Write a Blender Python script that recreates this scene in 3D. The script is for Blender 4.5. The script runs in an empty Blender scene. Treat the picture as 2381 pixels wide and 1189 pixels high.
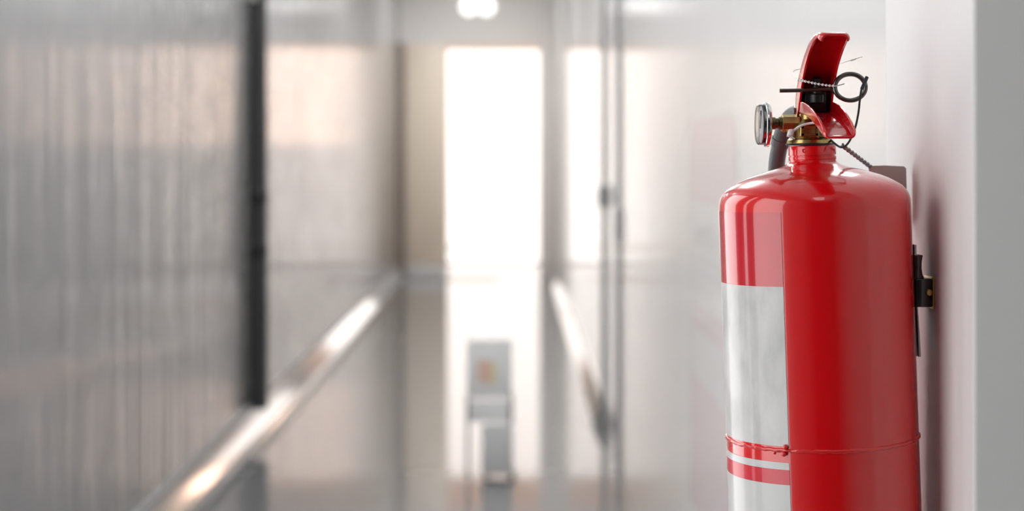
import bpy, bmesh, math, random
from mathutils import Vector, Matrix, Euler

random.seed(7)
C = bpy.context.scene.collection
SC = bpy.context.scene

# ------------------------------------------------------------------ camera, world, exposure
H = 1.30                  # eye height
F = 3900.0                # focal length in pixels of the 2381 wide frame
VX, VY = 1196.0, 364.0    # vanishing point of the corridor
cam_d = bpy.data.cameras.new('camera')
cam = bpy.data.objects.new('camera', cam_d)
C.objects.link(cam)
cam.location = (0, 0, H)
cam.rotation_euler = (math.radians(90), 0, 0)
cam_d.sensor_fit = 'HORIZONTAL'
cam_d.sensor_width = 36.0
cam_d.lens = F / 2381.0 * 36.0
cam_d.shift_x = -(VX - 1190.5) / 2381.0
cam_d.shift_y = -(594.5 - VY) / 2381.0
cam_d.clip_start = 0.02
cam_d.dof.use_dof = True
cam_d.dof.focus_distance = 1.29
cam_d.dof.aperture_fstop = 4.9
SC.camera = cam

world = bpy.data.worlds.new('world')
SC.world = world
world.use_nodes = True
world.node_tree.nodes['Background'].inputs[0].default_value = (0.8, 0.85, 0.9, 1)
world.node_tree.nodes['Background'].inputs[1].default_value = 0.6

SC.view_settings.view_transform = 'Standard'
SC.view_settings.look = 'None'
SC.view_settings.gamma = 1.0
SC.view_settings.use_curve_mapping = False
SC.view_settings.exposure = 0.06
SC.cycles.use_denoising = True
SC.cycles.max_bounces = 6
SC.cycles.glossy_bounces = 6
SC.cycles.diffuse_bounces = 3
SC.cycles.use_adaptive_sampling = True
SC.cycles.adaptive_threshold = 0.1
SC.cycles.adaptive_min_samples = 16
SC.cycles.light_sampling_threshold = 0.03
SC.cycles.caustics_reflective = False
SC.cycles.caustics_refractive = False

# strengths of the lit panes and lamps
E_WINDOW = 2.3      # frosted window in the left wall beside the camera
E_DOOR = 1.3       # glazed door at the far end
E_PEACH = 7.5       # blinds of the far windows
E_FILL = 22.0       # unseen ceiling luminaires added to brighten the corridor


def P(px, py, Y):
    """point at depth Y that stands at this pixel of the photograph"""
    return Vector(((px - VX) / F * Y, Y, H - (py - VY) / F * Y))


# ------------------------------------------------------------------ materials
def mat(name, col, rough=0.5, metal=0.0, ior=1.5, coat=0.0, coat_rough=0.03, emit=None, strength=0.0):
    m = bpy.data.materials.new(name)
    m.use_nodes = True
    b = m.node_tree.nodes['Principled BSDF']
    b.inputs['Base Color'].default_value = (*col, 1)
    b.inputs['Roughness'].default_value = rough
    b.inputs['Metallic'].default_value = metal
    b.inputs['IOR'].default_value = ior
    b.inputs['Coat Weight'].default_value = coat
    b.inputs['Coat Roughness'].default_value = coat_rough
    if emit:
        b.inputs['Emission Color'].default_value = (*emit, 1)
        b.inputs['Emission Strength'].default_value = strength
    return m


def noise_nodes(m, scale=(1, 1, 1), detail=3.0, nscale=1.0):
    nt = m.node_tree
    tc = nt.nodes.new('ShaderNodeTexCoord')
    mp = nt.nodes.new('ShaderNodeMapping')
    mp.inputs['Scale'].default_value = scale
    nz = nt.nodes.new('ShaderNodeTexNoise')
    nz.inputs['Scale'].default_value = nscale
    nz.inputs['Detail'].default_value = detail
    nt.links.new(tc.outputs['Object'], mp.inputs['Vector'])
    nt.links.new(mp.outputs[0], nz.inputs['Vector'])
    return nz


def add_bump(m, scale, strength, dist, detail=3.0, target='Normal'):
    nz = noise_nodes(m, scale, detail)
    nt = m.node_tree
    b = nt.nodes['Principled BSDF']
    bp = nt.nodes.new('ShaderNodeBump')
    bp.inputs['Strength'].default_value = strength
    bp.inputs['Distance'].default_value = dist
    nt.links.new(nz.outputs['Fac'], bp.inputs['Height'])
    nt.links.new(bp.outputs[0], b.inputs[target])
    return m


def add_colour_noise(m, scale, ca, cb, detail=4.0, lo=0.35, hi=0.65):
    nz = noise_nodes(m, scale, detail)
    nt = m.node_tree
    r = nt.nodes.new('ShaderNodeValToRGB')
    r.color_ramp.elements[0].position = lo
    r.color_ramp.elements[1].position = hi
    r.color_ramp.elements[0].color = (*ca, 1)
    r.color_ramp.elements[1].color = (*cb, 1)
    nt.links.new(nz.outputs['Fac'], r.inputs[0])
    nt.links.new(r.outputs[0], nt.nodes['Principled BSDF'].inputs['Base Color'])
    return m


M = {}
M['paint'] = add_bump(mat('white_wall_paint', (0.78, 0.78, 0.78), 0.6), (140, 140, 140), 0.25, 0.0006)
M['paint_grey'] = mat('grey_back_paint', (0.10, 0.10, 0.105), 0.7)
M['ceiling'] = mat('ceiling_paint', (0.8, 0.8, 0.8), 0.8)
M['gloss_wall'] = add_bump(mat('glossy_white_panel', (0.82, 0.82, 0.82), 0.12, ior=1.55), (3, 5, 0.4), 0.22, 0.004, 2)
M['gloss_left'] = add_bump(mat('glossy_grey_panel', (0.25, 0.25, 0.253), 0.10, ior=2.3), (3, 9, 1.0), 0.8, 0.012, 4)
M['gloss_far'] = add_bump(mat('mirror_gloss_white_panel', (0.70, 0.70, 0.70), 0.08, ior=3.0), (3, 5, 0.4), 0.22, 0.004, 2)
M['end_wall'] = mat('far_wall_paint', (0.82, 0.785, 0.755), 0.5)
M['beige_door'] = mat('beige_door_paint', (0.89, 0.77, 0.63), 0.45)
M['floor'] = add_bump(mat('polished_floor', (0.24, 0.24, 0.242), 0.05, ior=2.8), (14, 14, 14), 0.1, 0.001, 2)
M['steel_base'] = mat('polished_steel', (0.80, 0.80, 0.80), 0.08, 1.0)
M['white_base'] = mat('white_skirting', (0.8, 0.79, 0.78), 0.3)
M['dark_metal'] = add_bump(mat('dark_grey_metal', (0.045, 0.045, 0.047), 0.35), (60, 60, 60), 0.1, 0.001)
M['jamb'] = mat('grey_jamb', (0.40, 0.40, 0.40), 0.35)
M['brown_jamb'] = mat('brown_reveal', (0.36, 0.29, 0.24), 0.5)
M['frame'] = mat('white_frame', (0.75, 0.75, 0.75), 0.35)
M['dark_frame'] = mat('dark_window_frame', (0.06, 0.03, 0.035), 0.4)
M['frosted'] = mat('frosted_daylit_glass', (0.9, 0.9, 0.9), 0.4, emit=(1.0, 0.995, 0.985), strength=E_WINDOW)
M['door_glass'] = mat('daylit_door_glass', (0.6, 0.6, 0.6), 0.3, emit=(1.0, 0.99, 0.975), strength=E_DOOR)
M['peach'] = mat('peach_sunlit_blind', (0.5, 0.4, 0.35), 0.6, emit=(1.0, 0.66, 0.49), strength=E_PEACH)
M['lamp'] = mat('lamp_diffuser', (0.9, 0.9, 0.9), 0.4, emit=(1.0, 0.995, 0.985), strength=E_FILL)  # fill added above the corridor, out of view
M['lamp_dim'] = mat('dim_lamp_diffuser', (0.9, 0.9, 0.9), 0.4, emit=(1.0, 0.995, 0.985), strength=2.2)  # fill added behind the camera to brighten the pier face
M['globe'] = mat('lit_globe', (0.9, 0.9, 0.9), 0.3, emit=(1.0, 0.98, 0.95), strength=1.8)

M['red'] = mat('red_gloss_paint', (0.78, 0.003, 0.007), 0.22, ior=1.5, coat=1.0, coat_rough=0.02)
add_bump(M['red'], (9, 9, 3), 0.06, 0.004, 1.5, 'Coat Normal')
M['weld'] = add_bump(mat('red_weld', (0.76, 0.004, 0.008), 0.3, coat=1.0), (160, 160, 160), 0.35, 0.001)
M['lever_red'] = add_bump(mat('red_lever_paint', (0.70, 0.004, 0.010), 0.18, coat=1.0), (90, 90, 90), 0.12, 0.001)
M['label'] = add_colour_noise(mat('silver_white_label', (0.7, 0.7, 0.7), 0.32, coat=0.3), (38, 38, 22),
                              (0.54, 0.54, 0.545), (0.68, 0.68, 0.68), 5, 0.38, 0.6)
M['label_red'] = mat('label_red_print', (0.62, 0.006, 0.022), 0.2, coat=1.0)
M['label_stripe'] = mat('label_stripe_print', (0.68, 0.004, 0.03), 0.3, coat=0.5)
M['label_plain'] = mat('label_white_print', (0.66, 0.66, 0.665), 0.3, coat=0.3)
M['brass'] = add_bump(mat('brass', (0.42, 0.33, 0.13), 0.26, 1.0), (60, 60, 60), 0.1, 0.001)
M['brass_dark'] = mat('tarnished_brass', (0.16, 0.14, 0.07), 0.35, 1.0)
M['black'] = mat('black_rubber', (0.012, 0.012, 0.013), 0.4)
M['black_gloss'] = mat('black_bracket_paint', (0.015, 0.010, 0.010), 0.25, coat=0.5)
M['maroon'] = mat('dark_maroon_plastic', (0.035, 0.004, 0.006), 0.3, coat=0.5)
M['hose'] = mat('dark_grey_hose', (0.075, 0.075, 0.08), 0.42)
M['chrome'] = mat('chrome', (0.72, 0.72, 0.72), 0.12, 1.0)
M['pin'] = mat('dark_steel_pin', (0.16, 0.155, 0.14), 0.32, 1.0)
M['cable'] = mat('black_cable', (0.03, 0.035, 0.045), 0.4)
M['nylon'] = mat('white_nylon', (0.78, 0.78, 0.79), 0.35)
M['clear_nylon'] = mat('clear_nylon', (0.62, 0.62, 0.62), 0.3)
M['lens'] = bpy.data.materials.new('gauge_glass')
M['lens'].use_nodes = True
_n = M['lens'].node_tree
_n.nodes.remove(_n.nodes['Principled BSDF'])
_t, _g, _x, _f = (_n.nodes.new(k) for k in ('ShaderNodeBsdfTransparent', 'ShaderNodeBsdfGlossy', 'ShaderNodeMixShader', 'ShaderNodeFresnel'))
_g.inputs['Roughness'].default_value = 0.03
_n.links.new(_f.outputs[0], _x.inputs[0])
_n.links.new(_t.outputs[0], _x.inputs[1])
_n.links.new(_g.outputs[0], _x.inputs[2])
_n.links.new(_x.outputs[0], _n.nodes['Material Output'].inputs[0])
M['dial'] = mat('gauge_dial', (0.72, 0.72, 0.72), 0.4)
M['needle'] = mat('gauge_needle', (0.03, 0.03, 0.03), 0.4)
M['zinc'] = mat('zinc_plate', (0.45, 0.45, 0.45), 0.3, 1.0)
M['gold'] = mat('yellow_zinc', (0.55, 0.42, 0.16), 0.3, 1.0)
M['tag_card'] = mat('grey_card', (0.48, 0.47, 0.43), 0.6)
M['wire'] = mat('twisted_wire', (0.28, 0.28, 0.29), 0.4, 0.7)
M['poster'] = mat('faded_poster', (0.70, 0.705, 0.705), 0.15)  # pale tones of the painted mirror image on the right wall
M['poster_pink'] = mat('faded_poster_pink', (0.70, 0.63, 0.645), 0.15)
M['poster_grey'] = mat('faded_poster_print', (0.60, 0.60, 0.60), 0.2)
M['sign_white'] = mat('white_plastic', (0.93, 0.93, 0.93), 0.4)
M['sign_grey'] = mat('grey_plastic', (0.74, 0.74, 0.74), 0.4)
M['orange'] = mat('orange_print', (0.88, 0.62, 0.50), 0.5)
M['yellow'] = mat('yellow_print', (0.90, 0.83, 0.50), 0.5)


# ------------------------------------------------------------------ mesh helpers
def link(name, me, m, parent=None, smooth=False):
    o = bpy.data.objects.new(name, me)
    if m is not None:
        me.materials.append(m)
    C.objects.link(o)
    if smooth:
        for p in me.polygons:
            p.use_smooth = True
    if parent is not None:
        o.parent = parent
        o.matrix_parent_inverse = Matrix.Translation(-Vector(parent['base'])) if 'base' in parent else Matrix()
    return o


def from_bm(name, bm, m, parent=None, smooth=False, auto=None):
    bmesh.ops.recalc_face_normals(bm, faces=bm.faces)
    me = bpy.data.meshes.new(name)
    bm.to_mesh(me)
    bm.free()
    o = link(name, me, m, parent, smooth)
    if auto is not None:
        me.set_sharp_from_angle(angle=math.radians(auto))
    return o


def box_bm(bm, lo, hi, bevel=0.0, seg=2):
    lo, hi = Vector(lo), Vector(hi)
    r = bmesh.ops.create_cube(bm, size=1.0)
    for v in r['verts']:
        v.co = Vector(((v.co.x + .5) * (hi.x - lo.x) + lo.x, (v.co.y + .5) * (hi.y - lo.y) + lo.y,
                       (v.co.z + .5) * (hi.z - lo.z) + lo.z))
    if bevel > 0:
        es = list({e for v in r['verts'] for e in v.link_edges})
        bmesh.ops.bevel(bm, geom=es, offset=bevel, segments=seg, affect='EDGES', profile=0.5)
    return bm


def box(name, lo, hi, m, parent=None, bevel=0.0):
    bm = bmesh.new()
    box_bm(bm, lo, hi, bevel)
    return from_bm(name, bm, m, parent, bevel > 0, 40 if bevel > 0 else None)


def lathe(name, prof, m, parent=None, xf=None, seg=96, axis='Z', origin=(0, 0, 0), auto=35):
    """prof: list of (radius, height) turned about an axis through origin; xf maps the result"""
    bm = bmesh.new()
    rings = []
    for r, h in prof:
        ring = []
        if r < 1e-7:
            pts = [(0, 0, h)]
        else:
            pts = [(r * math.cos(2 * math.pi * k / seg), r * math.sin(2 * math.pi * k / seg), h) for k in range(seg)]
        for x, y, z in pts:
            if axis == 'X':
                co = Vector((z, x, y))
            elif axis == 'Y':
                co = Vector((x, z, y))
            else:
                co = Vector((x, y, z))
            co = co + Vector(origin)
            if xf:
                co = xf(co)
            ring.append(bm.verts.new(co))
        rings.append(ring)
    for a, b in zip(rings, rings[1:]):
        if len(a) == 1 and len(b) == 1:
            continue
        for k in range(seg):
            k2 = (k + 1) % seg
            if len(a) == 1:
                bm.faces.new((a[0], b[k], b[k2]))
            elif len(b) == 1:
                bm.faces.new((a[k], a[k2], b[0]))
            else:
                bm.faces.new((a[k], a[k2], b[k2], b[k]))
    for ring in (rings[0], rings[-1]):
        if len(ring) > 1:
            bm.faces.new(ring)
    return from_bm(name, bm, m, parent, True, auto)


def smooth_path(pts, n=8):
    """Catmull-Rom through the points"""
    pts = [Vector(p) for p in pts]
    if len(pts) < 3:
        return pts
    out = []
    ext = [pts[0] * 2 - pts[1]] + pts + [pts[-1] * 2 - pts[-2]]
    for i in range(1, len(ext) - 2):
        p0, p1, p2, p3 = ext[i - 1:i + 3]
        for k in range(n):
            t = k / n
            out.append(0.5 * ((2 * p1) + (p2 - p0) * t + (2 * p0 - 5 * p1 + 4 * p2 - p3) * t * t
                              + (3 * p1 - p0 - 3 * p2 + p3) * t ** 3))
    out.append(pts[-1])
    return out


def tube_bm(bm, path, r, seg=12, closed=False, caps=True):
    path = [Vector(p) for p in path]
    n = len(path)
    rr = r if isinstance(r, (list, tuple)) else [r] * n
    up = Vector((0.13, 0.21, 0.97)).normalized()
    rings = []
    prev = None
    for i, p in enumerate(path):
        if closed:
            t = path[(i + 1) % n] - path[i - 1]
        else:
            t = path[min(i + 1, n - 1)] - path[max(i - 1, 0)]
        t.normalize()
        if prev is None:
            a = t.cross(up)
            if a.length < 1e-4:
                a = t.cross(Vector((1, 0, 0)))
        else:
            a = prev - t * prev.dot(t)
        a.normalize()
        prev = a
        b = t.cross(a)
        rings.append([bm.verts.new(p + (a * math.cos(2 * math.pi * k / seg) + b * math.sin(2 * math.pi * k / seg)) * rr[i])
                      for k in range(seg)])
    pairs = list(zip(rings, rings[1:]))
    if closed:
        pairs.append((rings[-1], rings[0]))
    for a, b in pairs:
        for k in range(seg):
            k2 = (k + 1) % seg
            bm.faces.new((a[k], a[k2], b[k2], b[k]))
    if not closed and caps:
        bm.faces.new(rings[0])
        bm.faces.new(rings[-1])
    return bm


def tube(name, path, r, m, parent=None, seg=12, closed=False):
    bm = bmesh.new()
    tube_bm(bm, path, r, seg, closed)
    return from_bm(name, bm, m, parent, True, 50)


def prism(name, pts, ext, m, parent=None, bevel=0.0):
    """polygon of 3D points, thickened along vector ext"""
    bm = bmesh.new()
    vs = [bm.verts.new(p) for p in pts]
    f = bm.faces.new(vs)
    r = bmesh.ops.extrude_face_region(bm, geom=[f])
    ext = Vector(ext)
    for v in [g for g in r['geom'] if isinstance(g, bmesh.types.BMVert)]:
        v.co += ext
    if bevel > 0:
        bmesh.ops.bevel(bm, geom=list(bm.edges), offset=bevel, segments=2, affect='EDGES', profile=0.5)
    return from_bm(name, bm, m, parent, bevel > 0, 40 if bevel > 0 else None)


def tag(o, label, cat=None, group=None, kind=None):
    o['label'] = label
    if cat:
        o['category'] = cat
    if group:
        o['group'] = group
    if kind:
        o['kind'] = kind
    return o


def thing(name, base, label, cat, group=None):
    o = bpy.data.objects.new(name, None)
    o.empty_display_size = 0.05
    C.objects.link(o)
    o.location = base
    o['base'] = tuple(base)
    return tag(o, label, cat, group)


def struct(o, label):
    return tag(o, label, None, None, 'structure')


# ------------------------------------------------------------------ the setting
XL, XR = -1.225, 0.433           # inner faces of the corridor walls
YE, YF = 17.98, 20.4             # end wall of the corridor, far wall of the lobby
ZC = 3.4                         # ceiling
PX, PY0, PY1 = 0.328, 1.20, 1.486  # pier that carries the extinguisher
YB, XRR = -4.0, 1.35             # room behind the camera

struct(box('floor', (-4.2, YB - .1, -0.1), (4.2, YF + .1, 0.0), M['floor']), 'polished pale grey floor of the corridor')
struct(box('ceiling', (-4.2, YB - .1, ZC), (4.2, YF + .1, ZC + .1), M['ceiling']), 'white painted ceiling')

# left wall: backing with glossy panels, a window beside the camera
WY0, WY1, WZ0, WZ1 = -0.15, 3.60, 0.25, 2.6
POSTS = ((WY0 - .02, WY0 + .04), (1.20, 1.48), (1.62, 2.04), (WY1 - .05, WY1 + .02))
bm = bmesh.new()
box_bm(bm, (XL - .16, YB, 0), (XL - .012, WY0 - .02, ZC))
box_bm(bm, (XL - .16, WY1 + .02, 0), (XL - .012, YE, ZC))
box_bm(bm, (XL - .16, WY0 - .02, 0), (XL - .012, WY1 + .02, WZ0 - .02))
box_bm(bm, (XL - .16, WY0 - .02, WZ1 + .02), (XL - .012, WY1 + .02, ZC))
wl = struct(from_bm('wall_left', bm, M['paint']), 'left corridor wall clad in glossy grey panels')
wl['base'] = (0, 0, 0)
box('panel', (XL - .012, WY1 + .03, .02), (XL, 7.765, ZC - .002), M['gloss_left'], wl)
box('panel', (XL - .012, 7.875, .02), (XL, YE - .002, ZC - .002), M['gloss_left'], wl)
box('panel', (XL - .012, YB + .002, .02), (XL, WY0 - .08, ZC - .002), M['paint'], wl)

win = thing('window_1', (XL - .06, (WY0 + WY1) / 2, WZ0), 'tall frosted window band in the left wall beside the camera', None)
win['kind'] = 'structure'
for a, b in zip(POSTS, POSTS[1:]):
    box('pane', (XL - .085, a[1], WZ0 + .04), (XL - .075, b[0], WZ1 - .04), M['frosted'], win)
for a, b in POSTS:
    box('window_post', (XL - .10, a, WZ0 - .02), (XL + .015, b, WZ1 + .02), M['dark_frame'], win)
for z0, z1 in ((WZ0 - .02, WZ0 + .04), (WZ1 - .04, WZ1 + .02)):
    for a, b in zip(POSTS, POSTS[1:]):
        box('window_rail', (XL - .10, a[1], z0), (XL + .015, b[0], z1), M['dark_frame'], win)

# right wall of the corridor and the pier
bm = bmesh.new()
box_bm(bm, (XR + .012, PY1, 0), (XR + .16, YE, ZC))
wr = struct(from_bm('wall_right', bm, M['paint']), 'right corridor wall clad in glossy white panels')
wr['base'] = (0, 0, 0)
box('panel', (XR, PY1 + .002, .0), (XR + .012, 6.90, ZC - .002), M['gloss_wall'], wr)
box('panel', (XR, 8.10, .0), (XR + .012, YE - .002, ZC - .002), M['gloss_far'], wr)
bm = bmesh.new()
box_bm(bm, (PX, PY0, 0), (XRR + .1, PY1, ZC), 0.004, 3)
struct(from_bm('wall_pier', bm, M['paint'], None, True, 40), 'white painted pier carrying the fire extinguisher')
struct(box('wall_side', (XRR, YB, 0), (XRR + .1, PY0, ZC), M['paint']), 'white side wall to the right of the camera')
struct(box('wall_back', (XL - .16, YB - .1, 0), (XRR + .1, YB, ZC), M['paint_grey']), 'dark wall behind the camera')

# door in the right wall: leaf, jambs, handle
d1 = thing('door_1', (XR, 7.5, 0), 'white door leaf with grey jambs in the right wall', None)
d1['kind'] = 'structure'
box('door_leaf', (XR + .002, 6.95, .01), (XR + .012, 8.05, ZC - .01), M['gloss_wall'], d1)
box('jamb', (XR - .014, 6.90, 0), (XR + .012, 6.95, ZC - .002), M['jamb'], d1, .002)
box('jamb', (XR - .014, 8.05, 0), (XR + .012, 8.10, ZC - .002), M['jamb'], d1, .002)
hd = box('door_handle', (XR - .035, 7.98, 1.06), (XR + .002, 8.02, 1.16), M['jamb'], d1, .004)
box('hinge', (XR - .020, 6.90, .95), (XR - .014, 6.96, 1.08), M['jamb'], d1, .003)

# end wall with its opening, lobby beyond
OX0, OX1 = P(1040, 0, YE).x, P(1255, 0, YE).x
OZ = P(0, 104, YE).z
bm = bmesh.new()
box_bm(bm, (-4.2, YE, 0), (OX0, YE + .12, ZC))
box_bm(bm, (OX1, YE, 0), (4.2, YE + .12, ZC))
box_bm(bm, (OX0, YE, OZ), (OX1, YE + .12, ZC))
struct(from_bm('wall_end', bm, M['end_wall']), 'beige grey wall closing the far end of the corridor')
d2 = thing('door_2', ((XL + OX0) / 2, YE, 0), 'beige door on the end wall left of the bright opening', None)
d2['kind'] = 'structure'
box('door_leaf', (XL + .07, YE - .03, .14), (OX0 - .012, YE - .001, OZ), M['beige_door'], d2, .004)
box('jamb', (XL + .001, YE - .045, .0), (XL + .055, YE - .001, OZ + .02), M['brown_jamb'], d2, .004)
struct(box('wall_lobby', (-4.2, YF, 0), (4.2, YF + .1, ZC), M['end_wall']), 'far wall of the lobby beyond the opening')
struct(box('wall_lobby_left', (-4.3, YE + .12, 0), (-4.2, YF, ZC), M['end_wall']), 'left wall of the lobby, out of sight')
struct(box('wall_lobby_right', (4.2, YE + .12, 0), (4.3, YF, ZC), M['end_wall']), 'right wall of the lobby, out of sight')

# glazed door of the lobby
GX0, GX1 = OX0 * YF / YE - .02, OX1 * YF / YE + .02
GZ = P(0, 117, YF).z
d3 = thing('door_3', ((GX0 + GX1) / 2, YF, 0), 'bright frosted glass door at the end of the lobby', None)
d3['kind'] = 'structure'
box('pane', (GX0, YF - .03, .02), (GX1, YF - .02, GZ), M['door_glass'], d3)
bm = bmesh.new()
box_bm(bm, (GX0 - .06, YF - .04, 0), (GX0, YF - .001, GZ + .06))
box_bm(bm, (GX1, YF - .04, 0), (GX1 + .06, YF - .001, GZ + .06))
box_bm(bm, (GX0, YF - .04, GZ), (GX1, YF - .001, GZ + .06))
box_bm(bm, (GX0, YF - .04, 0), (GX1, YF - .001, .02))
from_bm('door_frame', bm, M['frame'], d3)
box('push_bar', (GX0 + .02, YF - .06, .17), (GX0 + .68, YF - .03, .21), M['beige_door'], d3, .004)

# sunlit windows on both sides of that door
for n, (a, b) in enumerate(((-3.3, GX0 - .10), (GX1 + .10, 3.0))):
    w = thing('window_%d' % (n + 2), ((a + b) / 2, YF, 1.42),
              ('wide peach blind window left of the lobby door', 'wide peach blind window right of the lobby door')[n], None)
    w['kind'] = 'structure'
    k = 3
    for i in range(k):
        x0 = a + (b - a) * i / k + .03
        x1 = a + (b - a) * (i + 1) / k - .03
        box('pane', (x0, YF - .02, 1.45), (x1, YF - .01, 2.70), M['peach'], w)
    bm = bmesh.new()
    box_bm(bm, (a, YF - .03, 1.40), (b, YF - .001, 1.45))
    box_bm(bm, (a, YF - .03, 2.70), (b, YF - .001, 2.75))
    for i in range(k + 1):
        x = a + (b - a) * i / k
        box_bm(bm, (max(a, x - .03), YF - .03, 1.45), (min(b, x + .03), YF - .001, 2.70))
    from_bm('window_frame', bm, M['frame'], w)

# skirtings: polished strips leaning back against the wall
def skirting(name, x, sgn, y0, y1, label):
    prof = [(0, 0), (.058, 0), (.058, .012), (.052, .030), (.012, .122), (0, .124)]
    struct(prism(name, [(x + sgn * a, y0, z) for a, z in prof], (0, y1 - y0, 0), M['steel_base']), label)


skirting('baseboard_left', XL, 1, 3.65, YE - .05, 'polished steel skirting of the left wall')
struct(box('trim_1', (XL, 3.65, .125), (XL + .008, 7.77, .150), M['jamb']), 'grey strip above the near left skirting')
struct(box('trim_2', (XL, 7.872, .125), (XL + .008, YE - .05, .150), M['jamb']), 'grey strip above the far left skirting')
skirting('baseboard_right', XR, -1, 8.105, YE - .03, 'polished steel skirting of the far right wall')
struct(box('baseboard_end', (XL + .07, YE - .035, 0), (OX0 - .012, YE - .001, .135), M['white_base'], None, .003), 'white skirting under the beige door')

# dark post on the left wall
post = thing('metal_post', (XL + .02, 7.82, 0), 'dark grey metal post against the left wall', 'post')
bm = bmesh.new()
tube_bm(bm, [(XL + .028, 7.82, 0.125), (XL + .024, 7.82, 1.2), (XL + .018, 7.82, ZC - .01)], .050, 24)
from_bm('shaft', bm, M['dark_metal'], post, True, 50)
for z in (P(0, 460, 7.82).z, P(0, 582, 7.82).z):
    lathe('collar', [(.0, z - .03), (.050, z - .03), (.054, z - .024), (.054, z + .024), (.050, z + .03), (0, z + .03)], M['black'], post,
          origin=(XL + .024, 7.82, 0), seg=32)
box('wall_clip', (XL + .0, 7.74, 2.02), (XL + .03, 7.774, 2.12), M['frame'], post, .004)

# twin globe lamp hanging near the far end, and added fill luminaires
lp = thing('pendant_lamp', P(1110, 18, 15.5), 'twin globe lamp hanging near the far end', 'lamp')
for px in (1090, 1131):
    c = P(px, 16, 15.5)
    lathe('globe', [(0, -.075), (.03, -.069), (.055, -.05), (.07, -.025), (.075, 0), (.07, .025), (.055, .05), (.03, .069), (0, .075)],
          M['globe'], lp, origin=c, seg=32)
c = P(1110, 16, 15.5)
tube('stem', [(c.x, 15.5, c.z - .03), (c.x, 15.5, ZC)], .012, M['dark_metal'], lp)
tube('cross_arm', [(P(1090, 16, 15.5)) + Vector((.07, 0, 0)), (P(1131, 16, 15.5)) - Vector((.07, 0, 0))], .01, M['dark_metal'], lp)

for i, (x, y) in enumerate(((.05, -1.0), (-.42, 4.7), (-.42, 8.6), (-.42, 11.8), (-.42, 15.9))):
    names = ('unseen', 'nearest', 'second nearest', 'second farthest', 'farthest')
    t = thing('ceiling_light', (x, y, ZC), names[i] + (' flush white luminaire on the ceiling behind the camera' if i == 0 else ' flush white luminaire on the corridor ceiling'), 'ceiling light', 'corridor ceiling luminaires')
    box('housing', (x - .32, y - .62, ZC - .05), (x + .32, y + .62, ZC - .001), M['frame'], t, .006)
    box('diffuser', (x - .29, y - .59, ZC - .06), (x + .29, y + .59, ZC - .05), M['lamp_dim' if i == 0 else 'lamp'], t)

# mirrored image of the extinguisher, painted as pale plates on the right wall
NY0, NY1 = 3.25, 4.18
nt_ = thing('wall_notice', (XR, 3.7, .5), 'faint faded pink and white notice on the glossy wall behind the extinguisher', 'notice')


def ghost_plate(name, z0, z1, m, d=.0008, y0=NY0, y1=NY1, round_top=0.0):
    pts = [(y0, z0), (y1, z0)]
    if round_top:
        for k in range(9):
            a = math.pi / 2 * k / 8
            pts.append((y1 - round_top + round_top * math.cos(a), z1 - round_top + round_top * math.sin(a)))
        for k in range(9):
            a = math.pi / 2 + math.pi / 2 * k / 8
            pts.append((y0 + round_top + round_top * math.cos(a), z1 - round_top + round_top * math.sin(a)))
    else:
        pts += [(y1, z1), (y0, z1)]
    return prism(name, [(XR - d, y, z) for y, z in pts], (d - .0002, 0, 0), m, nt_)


ghost_plate('sheet', .45, 1.395, M['poster'], .001, round_top=.1)
ghost_plate('header', 1.195, 1.385, M['poster_pink'], .0016, NY0 + .01, NY1 - .02, .09)
ghost_plate('stripe', .895, .925, M['poster_pink'], .0016, NY0 + .01, NY1 - .12)
ghost_plate('stripe', .935, .95, M['poster_pink'], .0016, NY0 + .01, NY1 - .12)
ghost_plate('rule', 1.06, 1.068, M['poster_grey'], .0016, NY0 + .01, NY1 - .06)
ghost_plate('rule', 1.03, 1.036, M['poster_grey'], .0016, NY0 + .01, NY1 - .06)
ghost_plate('footer', .46, .78, M['poster_pink'], .0016, NY0 + .01, NY1 - .08)
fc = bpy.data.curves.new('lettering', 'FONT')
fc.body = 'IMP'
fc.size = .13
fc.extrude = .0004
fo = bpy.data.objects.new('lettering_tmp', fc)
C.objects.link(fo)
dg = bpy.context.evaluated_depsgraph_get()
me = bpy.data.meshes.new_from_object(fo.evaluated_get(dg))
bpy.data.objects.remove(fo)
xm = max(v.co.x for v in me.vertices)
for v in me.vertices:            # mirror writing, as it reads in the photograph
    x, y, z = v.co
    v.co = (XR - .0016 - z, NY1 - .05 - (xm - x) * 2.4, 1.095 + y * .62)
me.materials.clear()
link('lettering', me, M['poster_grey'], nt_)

# small stand-up sign on the corridor floor
SY = 6.8
st = thing('floor_sign', (P(1138, 0, SY).x, SY, 0), 'white stand with an orange sign and grey base on the corridor floor', 'sign')
a, b = P(1086, 790, SY), P(1190, 925, SY)
box('sign_board', (a.x, SY - .01, b.z), (b.x, SY + .01, a.z), M['sign_white'], st, .003)
a, b = P(1111, 838, SY), P(1142, 889, SY)
box('print_patch', (a.x, SY - .0125, b.z), (b.x, SY - .0095, a.z), M['orange'], st)
a, b = P(1143, 842, SY), P(1154, 892, SY)
box('print_stripe', (a.x, SY - .0125, b.z), (b.x, SY - .0095, a.z), M['yellow'], st)
a, b = P(1120, 985, SY), P(1193, 1100, SY)
box('base_box', (a.x, SY - .04, .02), (b.x, SY + .06, a.z), M['sign_grey'], st, .004)
for px in (1088, 1189):
    p = P(px, 925, SY)
    tube('leg', [(p.x, SY, p.z + .02), (p.x, SY, 0.001)], .006, M['dark_metal'], st)
a, b = P(1088, 930, SY), P(1189, 980, SY)
box('lower_panel', (a.x + .006, SY - .006, b.z), (b.x - .006, SY + .006, a.z), M['sign_white'], st, .002)
for px in (1130, 1193):
    p = P(px, 1110, SY)
    tube('foot', [(p.x, SY - .07, .008), (p.x, SY + .09, .008)], .008, M['black'], st)

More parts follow.
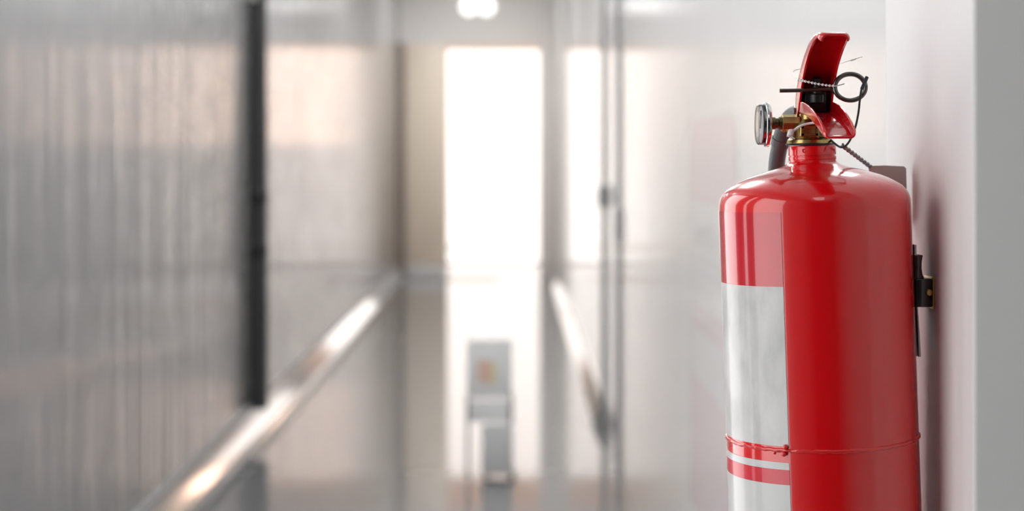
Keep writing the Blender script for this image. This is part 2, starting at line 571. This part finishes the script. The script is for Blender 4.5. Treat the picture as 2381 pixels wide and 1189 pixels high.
# ------------------------------------------------------------------ the fire extinguisher
Y0 = 1.32
S = Y0 / F                               # metres per pixel at the axis
AX = P(1893, 480, Y0).x                  # axis at the shoulder
Z480 = P(0, 480, Y0).z
TILT = math.atan(21.0 / 620.0)
R = 220.0 * S


def bodyxf(co):
    """local (axis upright, z = 0 at the shoulder line) to world, with the body's lean"""
    c, s = math.cos(TILT), math.sin(TILT)
    x, y, z = co
    return Vector((AX + x * c - z * s, Y0 + y, Z480 + x * s + z * c))


def lz(y):
    return (480 - y) * S


ZB = -0.40
base = bodyxf((0, 0, ZB))
ext = thing('fire_extinguisher', base, 'red fire extinguisher with brass valve and white label hung on the pier', 'fire extinguisher')

prof = [(0, ZB + .012), (.045, ZB + .012), (.060, ZB + .006), (.066, ZB), (.070, ZB), (R - .001, ZB + .014), (R, ZB + .03)]
prof += [(R, lz(1018)), (R, lz(700)), (R, lz(480))]
for y, r in ((468, 219.4), (457, 216.5), (446, 210.5), (436, 201.5), (427, 189), (418, 172.5), (410, 153), (403, 131), (397, 110),
             (391.5, 90), (387, 75), (383, 65), (379, 58.5), (375, 55), (371, 53.5), (366, 53)):
    prof.append((r * S, lz(y)))
prof.append((0, lz(366)))
lathe('cylinder', prof, M['red'], ext, bodyxf, 128, auto=40)
lathe('neck_ring', [(0, lz(372)), (54.5 * S, lz(372)), (55.2 * S, lz(371)), (55.2 * S, lz(364.5)), (53 * S, lz(363.5)), (53 * S, lz(361.5)),
                    (55.2 * S, lz(360.5)), (55.2 * S, lz(341)), (54 * S, lz(338.5)), (0, lz(338.5))], M['red'], ext, bodyxf, 96)
# weld seam: slightly lumpy ridge round the body
bm = bmesh.new()
n = 160
path, rad = [], []
for k in range(n):
    a = 2 * math.pi * k / n
    path.append(bodyxf(((R - .0005) * math.cos(a), (R - .0005) * math.sin(a), lz(1012) + random.uniform(-.0004, .0004))))
    rad.append(.0016 + random.uniform(-.0003, .0003))
tube_bm(bm, path, rad, 10, True)
from_bm('weld_seam', bm, M['weld'], ext, True)
# small blob where the weld starts
a = math.radians(32)
c = bodyxf((-(R + .001) * math.sin(a), -(R + .001) * math.cos(a), lz(1015)))
bm = bmesh.new()
for k in range(9):
    r = bmesh.ops.create_icosphere(bm, subdivisions=2, radius=random.uniform(.0012, .0026))
    d = Vector((random.uniform(-.008, .009), random.uniform(-.001, .0015), random.uniform(-.004, .004)))
    for v in r['verts']:
        v.co += c + d
from_bm('weld_bead', bm, M['weld'], ext, True)
# embossed ring on the neck
c = bodyxf((-55 * S * math.sin(math.radians(30)), -55.4 * S * math.cos(math.radians(30)), lz(350)))
tube('neck_mark', [c + Vector((math.cos(t) * .0013, -math.sin(t) * 0 - .0002, math.sin(t) * .0013)) for t in [2 * math.pi * k / 16 for k in range(16)]],
     .0004, M['red'], ext, 6, True)


def body_patch(name, y0, y1, m, a0=29.4, a1=150.6, dr=.0004):
    """thin printed film on the cylinder between picture heights y0 and y1; angles from -Y towards -X"""
    bm = bmesh.new()
    n = 40
    g = []
    for i in range(n + 1):
        a = math.radians(a0 + (a1 - a0) * i / n)
        col = []
        for rr in (R + .00005, R + dr):
            for y in (y0, y1):
                col.append(bm.verts.new(bodyxf((-rr * math.sin(a), -rr * math.cos(a), lz(y)))))
        g.append(col)
    for p, q in zip(g, g[1:]):
        for i, j in ((2, 3), (0, 1), (0, 2), (1, 3)):
            bm.faces.new((p[i], p[j], q[j], q[i]))
    for p in (g[0], g[-1]):
        bm.faces.new((p[0], p[1], p[3], p[2]))
    return from_bm(name, bm, m, ext, True, 40)


tag(body_patch('label_sheet', 649, 1003, M['label']), 'blank silver white label')
tag(body_patch('label_top', 484, 647.5, M['label_red']), 'glossy red upper part of the label')
tag(body_patch('label_rule', 1039, 1055, M['label_plain']), 'thin white line of the label')
tag(body_patch('label_stripe', 1055.3, 1088, M['label_stripe']), 'crimson stripe of the label')
tag(body_patch('label_foot', 1088.3, 1480, M['label_plain']), 'plain pale lower label')

# ---- valve head (measured in the picture at the depth of the axis)
def hd_pt(px, py, dy=0.0):
    return P(px, py, Y0 + dy)


HX = hd_pt(1884, 330).x                 # centre line of the valve


def hz(py):
    return P(0, py, Y0).z


va = lathe('valve_body', [(0, hz(336)), (54 * S, hz(336)), (55 * S, hz(333)), (53 * S, hz(326)), (48 * S, hz(322)), (46 * S, hz(318)), (45 * S, hz(300)),
                     (40 * S, hz(291)), (32 * S, hz(284)), (28 * S, hz(278)), (27 * S, hz(262)), (24 * S, hz(258)), (22 * S, hz(236)), (0, hz(236))],
           M['brass'], ext, origin=(HX, Y0, 0), seg=48, auto=25)
lathe('gasket', [(0, hz(339)), (56 * S, hz(339)), (57 * S, hz(337)), (56 * S, hz(334.5)), (0, hz(334.5))], M['black'], ext, origin=(HX, Y0, 0), seg=64)
# flat cast block on the valve with a framed panel
bm = bmesh.new()
box_bm(bm, (hd_pt(1852, 0).x, Y0 - 46 * S, hz(320)), (hd_pt(1904, 0).x, Y0 + 44 * S, hz(290)), .0016, 3)
from_bm('cast_block', bm, M['brass'], va, True, 40)
bm = bmesh.new()
x0, x1, z0, z1 = hd_pt(1856, 0).x, hd_pt(1893, 0).x, hz(316), hz(295)
yb, yf, w = Y0 - 46 * S, Y0 - 46 * S - .0010, .0016
for lo, hi in (((x0, z0), (x1, z0 + w)), ((x0, z1 - w), (x1, z1)), ((x0, z0), (x0 + w, z1)), ((x1 - w, z0), (x1, z1))):
    box_bm(bm, (lo[0], yf, lo[1]), (hi[0], yb + .0005, hi[1]))
from_bm('raised_frame', bm, M['brass'], va)
bm = bmesh.new()
for ang in (35, 80):
    a = math.radians(ang)
    r = bmesh.ops.create_cube(bm, size=1.0)
    for v in r['verts']:
        q = Vector((v.co.x * .010, v.co.y * .004, v.co.z * .0085))
        q = Matrix.Rotation(a, 4, 'Z') @ (q + Vector((0, -45 * S, 0)))
        v.co = q + Vector((HX, Y0, hz(306)))
bmesh.ops.bevel(bm, geom=list(bm.edges), offset=.0007, segments=2, affect='EDGES')
from_bm('side_boss', bm, M['brass_dark'], va, True, 40)

# gauge stub, nut and gauge on the left
GZc = hz(287)
st_ = lathe('gauge_port', [(0, hd_pt(1868, 0).x), (20.5 * S, hd_pt(1868, 0).x), (20.5 * S, hd_pt(1820, 0).x), (19 * S, hd_pt(1817, 0).x), (0, hd_pt(1817, 0).x)],
            M['brass'], ext, origin=(0, Y0, GZc), axis='X', seg=8, auto=20)
lathe('nut', [(0, hd_pt(1818, 0).x), (15 * S, hd_pt(1818, 0).x), (15 * S, hd_pt(1811, 0).x), (12 * S, hd_pt(1809, 0).x), (12 * S, hd_pt(1803, 0).x),
              (14.5 * S, hd_pt(1802, 0).x), (14.5 * S, hd_pt(1788, 0).x), (0, hd_pt(1788, 0).x)], M['brass_dark'], st_, origin=(0, Y0, GZc), axis='X', seg=24)
GG = hz(290)


def gx(px):
    return hd_pt(px, 0).x


ga = lathe('gauge', [(0, gx(1791)), (35 * S, gx(1791)), (48 * S, gx(1789)), (52 * S, gx(1786)), (53 * S, gx(1782)), (52 * S, gx(1778)), (49 * S, gx(1776)),
                     (46 * S, gx(1776)), (46 * S, gx(1772)), (0, gx(1772))], M['chrome'], ext, origin=(0, Y0, GG), axis='X', seg=72)
lathe('dial', [(0, gx(1772)), (44 * S, gx(1772)), (44 * S, gx(1769)), (0, gx(1769))], M['dial'], ga, origin=(0, Y0, GG), axis='X', seg=64)
lathe('lens', [(47 * S, gx(1776)), (47 * S, gx(1763)), (45 * S, gx(1760.5)), (0, gx(1758.5)), (0, gx(1760)), (44 * S, gx(1762)), (45.6 * S, gx(1764)), (45.6 * S, gx(1776))],
      M['lens'], ga, origin=(0, Y0, GG), axis='X', seg=72)
bm = bmesh.new()
tube_bm(bm, [(gx(1768), Y0, GG - .003), (gx(1768), Y0 - .004, GG + .011)], .0006, 6)
from_bm('needle', bm, M['needle'], ga, True)

# stem inside the levers
lathe('valve_stem', [(0, hz(240)), (17 * S, hz(240)), (17 * S, hz(222)), (11 * S, hz(219)), (11 * S, hz(196)), (13 * S, hz(194)), (12 * S, hz(186)), (7 * S, hz(181)), (0, hz(180))],
      M['black'], ext, origin=(HX + .003, Y0 - .012, 0), seg=20)
box('lever_block', (HX - .006, Y0 - .010, hz(262)), (HX + .011, Y0 + .012, hz(214)), M['black'], ext, .001)


def channel(name, rows, m, cx, t=.0017, parent=None, round_end=0.0):
    """U-section lever: rows of (Y, z, half width, flange depth, shift); flanges stand on the side given by sign"""
    bm = bmesh.new()
    rings = []
    n = len(rows)
    for i, (Y, z, w, f, sgn, sx) in enumerate(rows):
        a = rows[max(i - 1, 0)]
        b = rows[min(i + 1, n - 1)]
        d = Vector((0, b[0] - a[0], b[1] - a[1])).normalized()
        nn = Vector((0, -d.z, d.y)) if sgn > 0 else Vector((0, d.z, -d.y))
        o = Vector((cx + sx, Y, H + z))
        X = Vector((1, 0, 0))
        c = .0024 + round_end * max(0.0, i / (n - 1) - .55) / .45     # corner radius grows towards the tip
        f = max(f, c + .0006)
        ci = max(c - t, .0004)
        arc = [(math.sin(math.pi / 2 * k / 5), math.cos(math.pi / 2 * k / 5)) for k in range(6)]
        half = [(w, f)] + [(w - c + c * b_, c - c * a_) for a_, b_ in arc]
        inner = [(w - t, f)] + [(w - t - ci + ci * b_, t + ci - ci * a_) for a_, b_ in arc]
        sec = [(-x, y) for x, y in half] + half[::-1] + inner + [(-x, y) for x, y in inner[::-1]]
        rings.append([bm.verts.new(o + X * x + nn * y) for x, y in sec])
    for a, b in zip(rings, rings[1:]):
        k = len(a)
        for i in range(k):
            bm.faces.new((a[i], a[(i + 1) % k], b[(i + 1) % k], b[i]))
    bm.faces.new(rings[0])
    bm.faces.new(rings[-1])
    o = from_bm(name, bm, m, parent, True, 50)
    md = o.modifiers.new('bevel', 'BEVEL')
    md.width = .0005
    md.segments = 2
    md.limit_method = 'ANGLE'
    md.angle_limit = math.radians(50)
    return o


def resample(rows, n):
    """smooth the rows with Catmull-Rom on every column"""
    out = []
    cols = list(zip(*rows))
    m = len(rows)
    for i in range(m - 1):
        for k in range(n):
            t = k / n
            r = []
            for c in cols:
                p0, p1, p2, p3 = c[max(i - 1, 0)], c[i], c[i + 1], c[min(i + 2, m - 1)]
                r.append(.5 * (2 * p1 + (p2 - p0) * t + (2 * p0 - 5 * p1 + 4 * p2 - p3) * t * t + (3 * p1 - p0 - 3 * p2 + p3) * t ** 3))
            out.append(tuple(r))
    out.append(rows[-1])
    return out


CX = 0.2358
upper = [(1.3365, .0330, .0135, .0150), (1.3330, .0440, .0135, .0190), (1.3240, .0560, .0133, .0185), (1.3100, .0680, .0131, .0150),
         (1.2930, .0785, .0130, .0115), (1.2720, .0868, .0130, .0085), (1.2530, .0912, .0128, .0060), (1.2420, .0921, .0122, .0045), (1.2370, .0917, .0119, .0042), (1.2335, .0908, .0112, .0040), (1.2318, .0900, .0104, .0036)]
upper = [(Y, z, w, f, 0.0) for Y, z, w, f in upper]
rows = [(r[0], r[1], r[2], r[3], +1, r[4]) for r in resample(upper, 5)]
channel('upper_lever', rows, M['lever_red'], CX, parent=ext, round_end=.0030)
lower = [(1.3300, .0335, .0128, .0095, 0), (1.3050, .0325, .0126, .0100, 0), (1.2850, .0300, .0124, .0098, 0.0003), (1.2650, .0255, .0123, .0095, .0008),
         (1.2480, .0200, .0122, .0090, .0015), (1.2370, .0155, .0121, .0080, .0022), (1.2300, .0132, .0119, .0062, .0025), (1.2255, .0130, .0112, .0035, .0025)]
rows = [(r[0], r[1], r[2], r[3], -1, r[4]) for r in resample(lower, 5)]
channel('carry_handle', rows, M['lever_red'], CX, parent=ext, round_end=.0015)
# pivot cheek at the back of the levers
tube('pivot_pin', [(CX - .0145, 1.330, H + .036), (CX + .0145, 1.330, H + .036)], .0028, M['pin'], ext, 16)

# safety pin with its double ring
YP = 1.297
pin = tube('safety_pin', smooth_path([P(1813, 211, YP), P(1870, 210, YP), P(1925, 207, YP), P(1940, 214, YP), P(1955, 229, YP - .001)], 8), 4.6 * YP / F, M['pin'], ext, 14)
pts = []
for k in range(90):
    a = math.radians(225) - 2 * math.pi * k / 48
    s_ = 1.0 - .05 * (k / 90)
    pts.append(P(1977 + 36.5 * s_ * math.cos(a), 203 - 31.5 * s_ * math.sin(a), YP - .0030 + .0055 * k / 90))
tube('pin_ring', pts, 5.2 * YP / F, M['pin'], pin, 12)

# beaded white seal through ring and lever, with its loose tail
seal_a = [P(1854, 185, 1.300), P(1876, 190, 1.292), P(1900, 195, 1.289), P(1925, 199, 1.288), P(1942, 200, 1.288)]
seal = tube('seal_tie', smooth_path(seal_a + [P(1953, 198, 1.290), P(1963, 195, 1.294)], 6), 1.3 * S, M['nylon'], ext, 8)
sp = smooth_path(seal_a, 24)
L = [0]
for a, b in zip(sp, sp[1:]):
    L.append(L[-1] + (b - a).length)
for k in range(12):
    d = L[-1] * (k + .4) / 12
    i = min(range(len(L)), key=lambda q: abs(L[q] - d))
    bm = bmesh.new()
    r = bmesh.ops.create_icosphere(bm, subdivisions=2, radius=3.3 * S)
    for v in r['verts']:
        v.co += sp[i]
    from_bm('seal_bead', bm, M['nylon'], seal, True)
tube('seal_tail', smooth_path([P(1850, 182, 1.305), P(1846, 165, 1.335), P(1880, 158, 1.342), P(1945, 150, 1.338), P(1972, 142, 1.33), P(2005, 132, 1.325)], 6), .8 * S, M['clear_nylon'], seal, 6)
tube('seal_barb', [P(1978, 141, 1.329), P(1990, 137, 1.327)], 1.7 * S, M['clear_nylon'], seal, 8)

# white cord with a knot at the valve
yk = Y0 - .026
cord = tube('tag_cord', smooth_path([P(1836, 314, yk), P(1846, 304, yk), P(1862, 293, yk), P(1882, 287, yk), P(1903, 286, yk - .004), P(1918, 290, yk - .008)], 6), 2.9 * S, M['nylon'], ext, 10)
bm = bmesh.new()
for dx, dz, r in ((0, 0, 7.5), (-3, -4, 5.5), (3, 5, 5), (-1, 5, 4.5)):
    q = bmesh.ops.create_icosphere(bm, subdivisions=2, radius=r * S)
    for v in q['verts']:
        v.co += P(1838 + dx, 310 - dz, yk - .001)
from_bm('knot', bm, M['nylon'], cord, True)
for e in ((1829, 317), (1848, 323), (1843, 325)):
    tube('cord_end', [P(1836, 314, yk), P(e[0] * .5 + 918.5, e[1] * .5 + 158, yk - .001), P(e[0], e[1], yk - .001)], 1.5 * S, M['nylon'], cord, 8)

# black cable from the ring round the neck
lan = tube('pin_cable', smooth_path([P(2016, 180, 1.29), P(2010, 193, 1.289), P(2003, 208, 1.288), P(1999, 235, 1.291), P(1996, 262, 1.292), P(1989, 295, 1.293),
                                     P(1977, 325, 1.293), P(1965, 340, 1.291), P(1953, 342, 1.292), P(1940, 333, 1.300), P(1932, 326, 1.310)], 6), 2.5 * S, M['cable'], ext, 10)
tube('cable_clip', [P(2016, 179, 1.288), P(2011, 191, 1.287), P(2004, 207, 1.286)], 4.2 * S, M['cable'], lan, 10)

# hose leaving the valve at the back and running down behind the body
hz_path = [P(1878, 268, Y0 + .010), P(1858, 262, Y0 + .036), P(1838, 272, Y0 + .052), P(1823, 300, Y0 + .060), P(1814, 335, Y0 + .068), P(1806, 385, Y0 + .080),
           P(1806, 450, Y0 + .094), P(1820, 600, Y0 + .096), P(1830, 900, Y0 + .096), P(1836, 1150, Y0 + .096)]
hose = tube('hose', smooth_path(hz_path, 8), .0068, M['hose'], ext, 20)
tube('nozzle', [P(1835, 1100, Y0 + .096), P(1838, 1200, Y0 + .096), P(1846, 1500, Y0 + .097)], [.0085, .009, .011], M['black'], hose, 20)
tube('hose_ferrule', [P(1817, 322, Y0 + .0655), P(1813.5, 338, Y0 + .0685)], .0078, M['hose'], hose, 20)

# ------------------------------------------------------------------ tag behind the shoulder
tg = thing('inspection_tag', P(2066, 430, 1.385), 'grey beige inspection tag wired behind the extinguisher shoulder', 'tag')
ty = 1.384
prism('card', [P(2018, 386, ty), P(2060, 385, ty), P(2102, 387, ty + .001), P(2107, 392, ty + .001), P(2110, 520, ty + .001), P(2050, 520, ty)], (0, .0006, 0), M['tag_card'], tg)
w0, w1 = P(1958, 338, 1.305), P(2024, 388, ty - .001)
for ph in (0, math.pi):
    pts = []
    for k in range(61):
        t = k / 60
        p = w0.lerp(w1, t)
        a = ph + t * 2 * math.pi * 4.5
        pts.append(p + (Vector((.6, 0, .8)) * math.cos(a) + Vector((0, 1, 0)) * math.sin(a)) * .0010)
    tube('wire', pts, .0010, M['wire'], tg, 8)

# ------------------------------------------------------------------ wall bracket
br = thing('wall_bracket', P(2150, 712, Y0), 'black hook bracket between extinguisher and pier with zinc strap', 'bracket')


def bx(px):
    return P(px, 0, Y0).x


def bz(py):
    return P(0, py, Y0).z


box('hook_block', (bx(2121), Y0 - .012, bz(712)), (bx(2160), Y0 + .014, bz(646)), M['black_gloss'], br, .0012)
box('wall_plate', (bx(2160), Y0 - .0125, bz(716)), (PX, Y0 + .016, bz(642)), M['gold'], br, .0004)
lathe('screw_head', [(0, -.0016), (.0022, -.0012), (.0030, 0), (.0030, .001), (0, .001)], M['gold'], br, origin=(bx(2152), Y0 - .0125, bz(678)), axis='Y', seg=20)
pts = [P(2119, 594, Y0), P(2128, 591, Y0), P(2139, 592, Y0), P(2136.5, 606, Y0), P(2136, 622, Y0), P(2138, 636, Y0), P(2143, 648, Y0), P(2120, 648, Y0)]
prism('tongue', [p - Vector((0, .010, 0)) for p in pts], (0, .020, 0), M['maroon'], br, .0005)
box('hook_tip', (bx(2119), Y0 - .009, bz(593)), (bx(2125), Y0 + .009, bz(568)), M['zinc'], br, .0004)
pts = [P(2123, 700, Y0), P(2126, 700, Y0), P(2134, 826, Y0), P(2129, 827, Y0)]
prism('strap', [p - Vector((0, .011, 0)) for p in pts], (0, .022, 0), M['zinc'], br, .0003)
